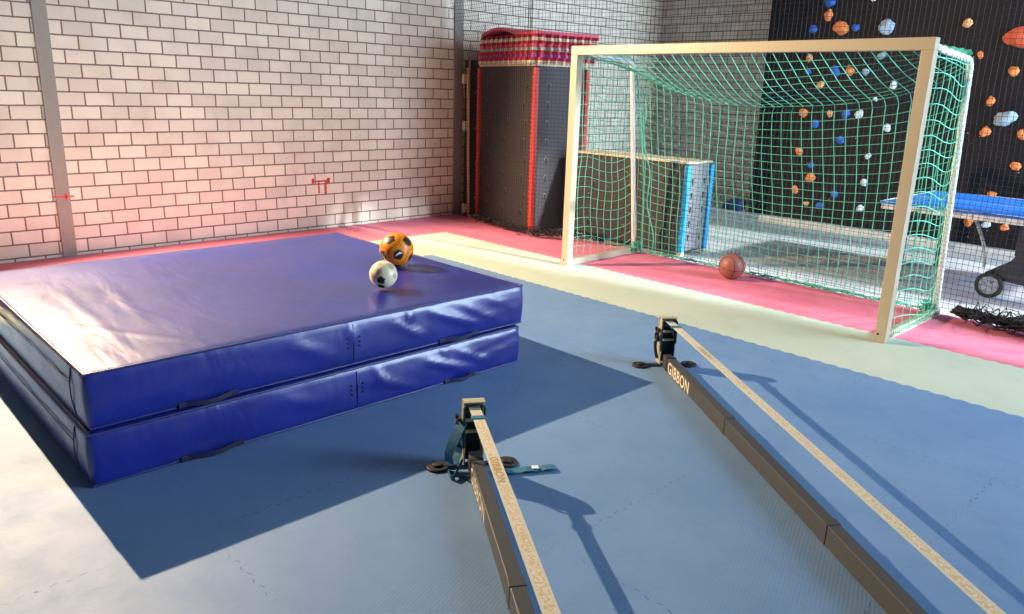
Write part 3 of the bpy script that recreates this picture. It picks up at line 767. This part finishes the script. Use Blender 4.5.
for s in (-1, 1):
    pts = []
    for k in range(48):
        an = 2*PI*k/48; q = (n1*math.cos(an)*0.75 + n0*math.sin(an)*0.75 + n2*s*(0.62 + 0.18*math.cos(2*an))).normalized(); pts.append(kc + RK*q)
    b.tube(pts, 0.003, 6, closed=True)
b.build('seam', M['basket_seam'], kb, smooth=True)

# ------------------------------------------------------------------ table tennis table
TX0, TX1, TY0, TY1, TZ = 2.20, 4.80, 2.05, 3.56, 0.76
T = thing('table_tennis_table', 'blue table tennis table behind the divider net at right', 'table', ((TX0+TX1)/2, (TY0+TY1)/2, -0.02))
xm = (TX0+TX1)/2
for a, c_ in ((TX0, xm-0.004), (xm+0.004, TX1)):
    b = MB(); b.bevbox((a, TY0, TZ-0.022), (c_, TY1, TZ), 0.004); tp = b.build('tabletop', M['tt_blue'], T)
    b = MB()
    b.box((a+0.001, TY0+0.001, TZ), (c_-0.001, TY0+0.02, TZ+0.001)); b.box((a+0.001, TY1-0.02, TZ), (c_-0.001, TY1-0.001, TZ+0.001)); b.box((a+0.001, (TY0+TY1)/2-0.002, TZ), (c_-0.001, (TY0+TY1)/2+0.002, TZ+0.001))
    xe = a if a == TX0 else c_ - 0.02
    b.box((xe+0.001, TY0+0.021, TZ), (xe+0.019, TY1-0.021, TZ+0.001)); b.build('line', M['tt_line'], tp)
    b = MB()
    for y in (TY0+0.02, TY1-0.05): b.bevbox((a+0.01, y, TZ-0.075), (c_-0.01, y+0.03, TZ-0.023), 0.004)
    for x in (a+0.012, c_-0.042): b.bevbox((x, TY0+0.051, TZ-0.075), (x+0.03, TY1-0.051, TZ-0.023), 0.004)
    b.build('apron', M['galv'], T)
for x in (TX0+0.20, TX1-0.20):
    for y in (TY0+0.22, TY1-0.22):
        b = MB(); b.bevbox((x-0.02, y-0.02, 0.0), (x+0.02, y+0.02, TZ-0.023), 0.006); b.disc((x, y, -0.02), 0.028, 0.022, 16); b.build('leg', M['tt_dark'], T)
for y in (TY0+0.16, TY1-0.16):
    if y < 2.5:
        b = MB(); b.tube([Vector((2.97 + 0.15*math.sin(k/10*PI/2), y + 0.05, 0.69 - 0.44*k/10)) for k in range(11)], 0.015, 10)
        b.build('brace', M['tt_steel'], T, smooth=True)
    for s in (-1, 1):
        wx = xm + s*0.29
        b = MB()
        prof = [(wx-s*-0.06, 0.22), (wx+s*0.03, 0.18), (xm, 0.15), (xm, 0.46), (xm+s*0.12, 0.43), (xm+s*0.17, 0.35)]
        mx = Matrix(((1,0,0,0),(0,0,-1,y+0.028),(0,1,0,0),(0,0,0,1)))
        b.prism(prof if s > 0 else prof[::-1], 0.0, 0.045, 0, mx); b.build('bracket', M['tt_dark'], T)
        w = MB(); c0 = Vector((wx, y - 0.045, 0.115 + 0.0)); R0 = 0.098
        w.tube([c0 + Vector((R0*math.cos(2*PI*k/32), 0, R0*math.sin(2*PI*k/32))) for k in range(32)], 0.019, 8, closed=True)
        wo = w.build('wheel', M['rubber'], T, smooth=True)
        w = MB()
        w.tube([c0 + Vector((0.078*math.cos(2*PI*k/32), 0, 0.078*math.sin(2*PI*k/32))) for k in range(32)], 0.010, 6, closed=True)
        for k in range(5):
            an = 2*PI*k/5 + 0.4; w.tube([c0, c0 + Vector((0.078*math.cos(an), 0, 0.078*math.sin(an)))], 0.011, 6)
        w.disc(c0 - Vector((0, 0.02, 0)), 0.026, 0.075, 16, 'Y'); w.build('wheel_spokes', M['spoke'], wo, smooth=True)
    b = MB(); b.bevbox((xm-0.15, y-0.02, 0.40), (xm+0.15, y+0.02, TZ-0.023), 0.006); b.build('post', M['tt_dark'], T)
b = MB(); b.tube([(xm, TY0+0.18, 0.32), (xm, TY1-0.18, 0.32)], 0.02, 10); b.build('axle', M['tt_dark'], T, smooth=True)
b = MB(); b.bevbox((TX0+0.3, TY0-0.015, TZ-0.10), (TX0+0.34, TY0+0.018, TZ-0.06), 0.004); b.build('latch', M['rubber'], T)

# ------------------------------------------------------------------ slackline racks
def text_mesh(txt, name, size_x, size_z, mat, parent, mx):
    cu = bpy.data.curves.new(name, 'FONT'); cu.body = txt; cu.extrude = 0.0; cu.offset = 0.012; cu.space_character = 1.12
    to = bpy.data.objects.new(name + '_tmp', cu); C.objects.link(to)
    dg = bpy.context.evaluated_depsgraph_get(); me = bpy.data.meshes.new_from_object(to.evaluated_get(dg))
    bpy.data.objects.remove(to); bpy.data.curves.remove(cu)
    xs = [q.co.x for q in me.vertices]; ys = [q.co.y for q in me.vertices]
    x0, x1, y0, y1 = min(xs), max(xs), min(ys), max(ys)
    for q in me.vertices: q.co = mx @ Vector(((q.co.x-x0)/(x1-x0)*size_x, (q.co.y-y0)/(y1-y0)*size_z, 0.0))
    me.name = name; me.materials.append(mat)
    o = bpy.data.objects.new(name, me); C.objects.link(o); o.parent = parent; return o
def rack(O, d, label, tail, dark):
    d = Vector(d).normalized(); ang = math.atan2(d.y, d.x)
    R = thing('slackline_rack', label, 'slackline', (O[0], O[1], 0), ang, 'slackline racks')
    L = 3.0; bw, bh = 0.056, 0.09; zt = 0.324
    # beam in three bolted sections
    for k in range(3):
        b = MB(); x0 = 0.03 + k*L/3 - (0.0 if k else 0.0)
        b.bevbox((x0 + 0.001, -bw/2, 0.004), (x0 + L/3 - 0.002, bw/2, bh), 0.004)
        bo = b.build('beam', M['beam'], R, local=True)
        if k:
            b = MB(); b.bevbox((x0 - 0.045, -bw/2-0.002, 0.003), (x0 + 0.001, bw/2+0.002, bh+0.002), 0.002); b.build('joint_sleeve', M['beam'], bo, local=True)
    mx = Matrix(((1,0,0,0.15),(0,0,-1,-bw/2-0.0008),(0,1,0,0.009),(0,0,0,1)))
    text_mesh('GIBBON', 'lettering', 0.36, 0.074, M['letter'], R, mx)
    b = MB(); b.bevbox((0.10, -bw/2-0.002, 0.004), (0.125, bw/2+0.002, bh+0.0025), 0.001); b.build('rubber_band', M['rubber'], R, local=True)
    for end, s in ((0.0, 1), (L + 0.06, -1)):
        # cross foot with round pads
        b = MB(); b.bevbox((end-0.016, -0.16, 0.008), (end+0.016, 0.16, 0.014), 0.003)
        fo = b.build('cross_foot', M['rack_dark'], R, local=True)
        for sy in (-1, 1):
            b = MB(); b.disc((end, sy*0.16, 0.0), 0.052, 0.012, 28, 'Z', 0, 0.004); b.disc((end, sy*0.16, 0.012), 0.024, 0.010, 20, 'Z', 0, 0.003)
            b.build('rubber_foot', M['rubber'], fo, smooth=True, local=True)
        # upright: two cheek plates, an arched saddle over the top, cross pins
        for sy in (-1, 1):
            b = MB(); y = sy*0.043
            prof = [(end-0.040, 0.02), (end+0.034*1, 0.02), (end+0.034, 0.10), (end+0.026, zt-0.03), (end+0.012, zt-0.004), (end-0.012, zt-0.004), (end-0.030, zt-0.03), (end-0.040, 0.12)]
            m2 = Matrix(((1,0,0,0),(0,0,-1,y+0.003),(0,1,0,0),(0,0,0,1)))
            b.prism(prof, 0.0, 0.006, 0, m2); b.build('cheek_plate', M['rack_light'] if sy < 0 or not dark else M['rack_dark'], R, local=True)
        b = MB(); pts = [(end - s*0.040, 0, 0.14), (end - s*0.040, 0, zt-0.03), (end - s*0.034, 0, zt-0.012), (end - s*0.022, 0, zt-0.003)] + [(end + s*(-0.01 + 0.011*k), 0, zt + 0.001*k*(4-k)*0.5) for k in range(5)]
        b.ribbon(pts, Vector((0, 1, 0)), 0.096, 0.006); b.build('saddle', M['rack_light'], R, local=True, smooth=False)
        b = MB()
        ay, bz = 0.046, zt - 0.007
        loop = [(end + s*0.038, -ay, 0.11), (end + s*0.038, -ay, bz-0.015), (end + s*0.038, -ay+0.012, bz), (end + s*0.038, ay-0.012, bz), (end + s*0.038, ay, bz-0.015), (end + s*0.038, ay, 0.16)]
        b.tube(loop, 0.0055, 8); b.build('edge_guard', M['rubber'], R, local=True, smooth=True)
        b = MB(); b.box((end-0.034, -0.039, 0.02), (end-0.028, 0.039, zt-0.05)); b.build('back_plate', M['rack_dark'], R, local=True)
        for zp in (0.175, 0.23):
            b = MB(); b.disc((end+0.005*s, -0.084, zp), 0.0085, 0.145, 12, 'Y'); b.build('pin', M['rack_light'], R, local=True, smooth=True)
        if dark:
            b = MB(); b.box((end+s*0.0, 0.038, 0.17), (end+0.022, 0.0395, 0.185)); b.box((end-0.012, 0.038, 0.20), (end+0.012, 0.0395, 0.215)); b.build('label', M['white_mark'], R, local=True)
        b = MB(); b.disc((end - s*0.008, -0.036, 0.275), 0.0245, 0.072, 20, 'Y'); b.build('roller', M['rack_dark'], R, local=True, smooth=True)
    # webbing over the saddle
    b = MB(); zb = 0.302
    pts = [(-0.034, 0, 0.13), (-0.041, 0, zt-0.05), (-0.036, 0, zt-0.02), (-0.014, 0, zt+0.003)]
    N = 30
    b.ribbon([(-0.008 + (L+0.076)*k/N, 0, zb) for k in range(N+1)], Vector((0,1,0)), 0.05, 0.003)
    wb_ = b.build('webbing', M['webbing'], R, local=True)
    m3 = Matrix(((0.985,0.17,0,0.50),(-0.17*0,1,0,-0.016),(0,0,1,zb+0.0022),(0,0,0,1)))
    m3 = Matrix(((1,0,0,0.52),(0,1,0,-0.015),(0,0,1,zb+0.0022),(0,0,0,1)))
    text_mesh('GIBBON', 'lettering', 0.20, 0.030, M['ochre'], wb_, m3)
    # teal ratchet strap: collar, hanging loop on the near side, loop on the floor, loose tail
    b = MB(); b.bevbox((0.130, -0.031, zb-0.006), (0.165, 0.031, zb+0.006), 0.003)
    b.build('strap_collar', M['teal_strap'], R, local=True)
    b = MB()
    pts = [(0.03, -0.052, 0.235), (0.045, -0.074, 0.20), (0.055, -0.098, 0.15), (0.055, -0.118, 0.09), (0.045, -0.112, 0.045), (0.02, -0.090, 0.035), (0.0, -0.070, 0.07), (-0.012, -0.060, 0.13), (-0.014, -0.054, 0.20)]
    if dark: pts = [(0.0, -0.052 - 0.02*math.sin(PI*k/8), 0.25 - 0.20*k/8) for k in range(9)]
    b.ribbon(pts, Vector((0.75, 0.65, 0)), 0.022 if dark else 0.050, 0.003); b.build('ratchet_strap', M['rack_dark'] if dark else M['teal_strap'], R, local=True)
    b = MB(); b.bevbox((-0.028, -0.075, 0.17), (0.03, -0.056, 0.21), 0.006); b.bevbox((-0.028, -0.072, 0.235), (0.03, -0.056, 0.25), 0.005); b.tube([(0.0, -0.068, 0.10), (0.0, -0.074, 0.26)], 0.008, 8); b.build('ratchet', M['rack_dark'], R, local=True)
    if tail:
        b = MB()
        pts = [(0.03, -0.05, 0.05)] + [(0.06 + 0.07*math.sin(a), -0.075 - 0.045*math.sin(a*0.5), 0.03 - 0.02*math.sin(a/2)) for a in [k*PI/8 for k in range(1, 9)]] + [(0.14, -0.035, 0.012)]
        b.ribbon(pts, Vector((0, 0, 1)), 0.022, 0.003); b.build('strap_loop', M['teal_strap'], R, local=True)
        b = MB(); q0 = Vector((0.16, 0.03, 0.006)); inv = mw(R).inverted(); q1 = inv @ Vector((2.935, -3.19, 0.006))
        q0 = inv @ Vector((2.79, -3.445, 0.006)); N = 10
        b.ribbon([q0.lerp(q1, k/N) + Vector((0, 0, 0.010*abs(math.sin(k*0.9)))) for k in range(N+1)], [Vector((q1.y-q0.y, -(q1.x-q0.x), 0))]*(N+1), 0.044, 0.003)
        to = b.build('strap_tail', M['teal_strap'], R, local=True)
        b = MB(); m = q0.lerp(q1, 0.66); b.bevbox(m + Vector((-0.014, -0.016, 0.012)), m + Vector((0.014, 0.016, 0.016)), 0.002); b.build('stitched_label', M['white_mark'], to, local=True)
    return R
rack((2.661, -3.459), (0.844, -0.536), 'slackline rack nearest the crash mats, a loose teal strap tail on the floor', True, False)
rack((2.421, -1.632), (0.808, -0.589), 'slackline rack nearest the goal, its beam running out at lower right', False, True)

# ------------------------------------------------------------------ light
def area(name, loc, rot, sx, sy, power, col):
    l = bpy.data.lights.new(name, 'AREA'); l.shape = 'RECTANGLE'; l.size = sx; l.size_y = sy; l.energy = power; l.color = col
    o = bpy.data.objects.new(name, l); C.objects.link(o); o.location = loc; o.rotation_euler = rot; return o
for i, (a, c_) in enumerate(WIN):
    area('window_daylight', (XR - 0.02, (a+c_)/2, (WZ[0]+WZ[1])/2), (0, PI/2, 0), WZ[1]-WZ[0], c_-a, [520, 520][i], (0.60, 0.80, 1.0))
sp = bpy.data.lights.new('floodlight', 'SPOT'); sp.energy = 2800; sp.color = (1.0, 0.71, 0.43); sp.shadow_soft_size = 0.03
sp.spot_size = math.radians(122); sp.spot_blend = 0.35
so = bpy.data.objects.new('floodlight', sp); C.objects.link(so); so.location = (-2.86, -4.26, 3.39)
so.rotation_euler = (Vector((3.0, -2.4, 0.0)) - so.location).to_track_quat('-Z', 'Y').to_euler()
area('ceiling_fill', (2.5, -2.0, ZC - 0.05), (0, 0, 0), 8.0, 10.0, 3, (0.75, 0.86, 1.0))  # weak ambient fill added under the ceiling; no lamp hangs here
sl = bpy.data.lights.new('sun', 'SUN'); sl.energy = 6.5; sl.color = (0.86, 0.95, 1.0); sl.angle = math.radians(2.0)
su = bpy.data.objects.new('sun', sl); C.objects.link(su); su.location = (14, 4, 6)
su.rotation_euler = Vector((-0.975, -0.14, -0.455)).to_track_quat('-Z', 'Y').to_euler()
w = bpy.data.worlds.new('world'); bpy.context.scene.world = w; w.use_nodes = True
w.node_tree.nodes['Background'].inputs[0].default_value = (0.7, 0.8, 1.0, 1); w.node_tree.nodes['Background'].inputs[1].default_value = 0.5
sc = bpy.context.scene
sc.view_settings.view_transform = 'Standard'; sc.view_settings.look = 'None'; sc.view_settings.exposure = 0.42; sc.view_settings.gamma = 1.0
sc.view_settings.use_curve_mapping = False
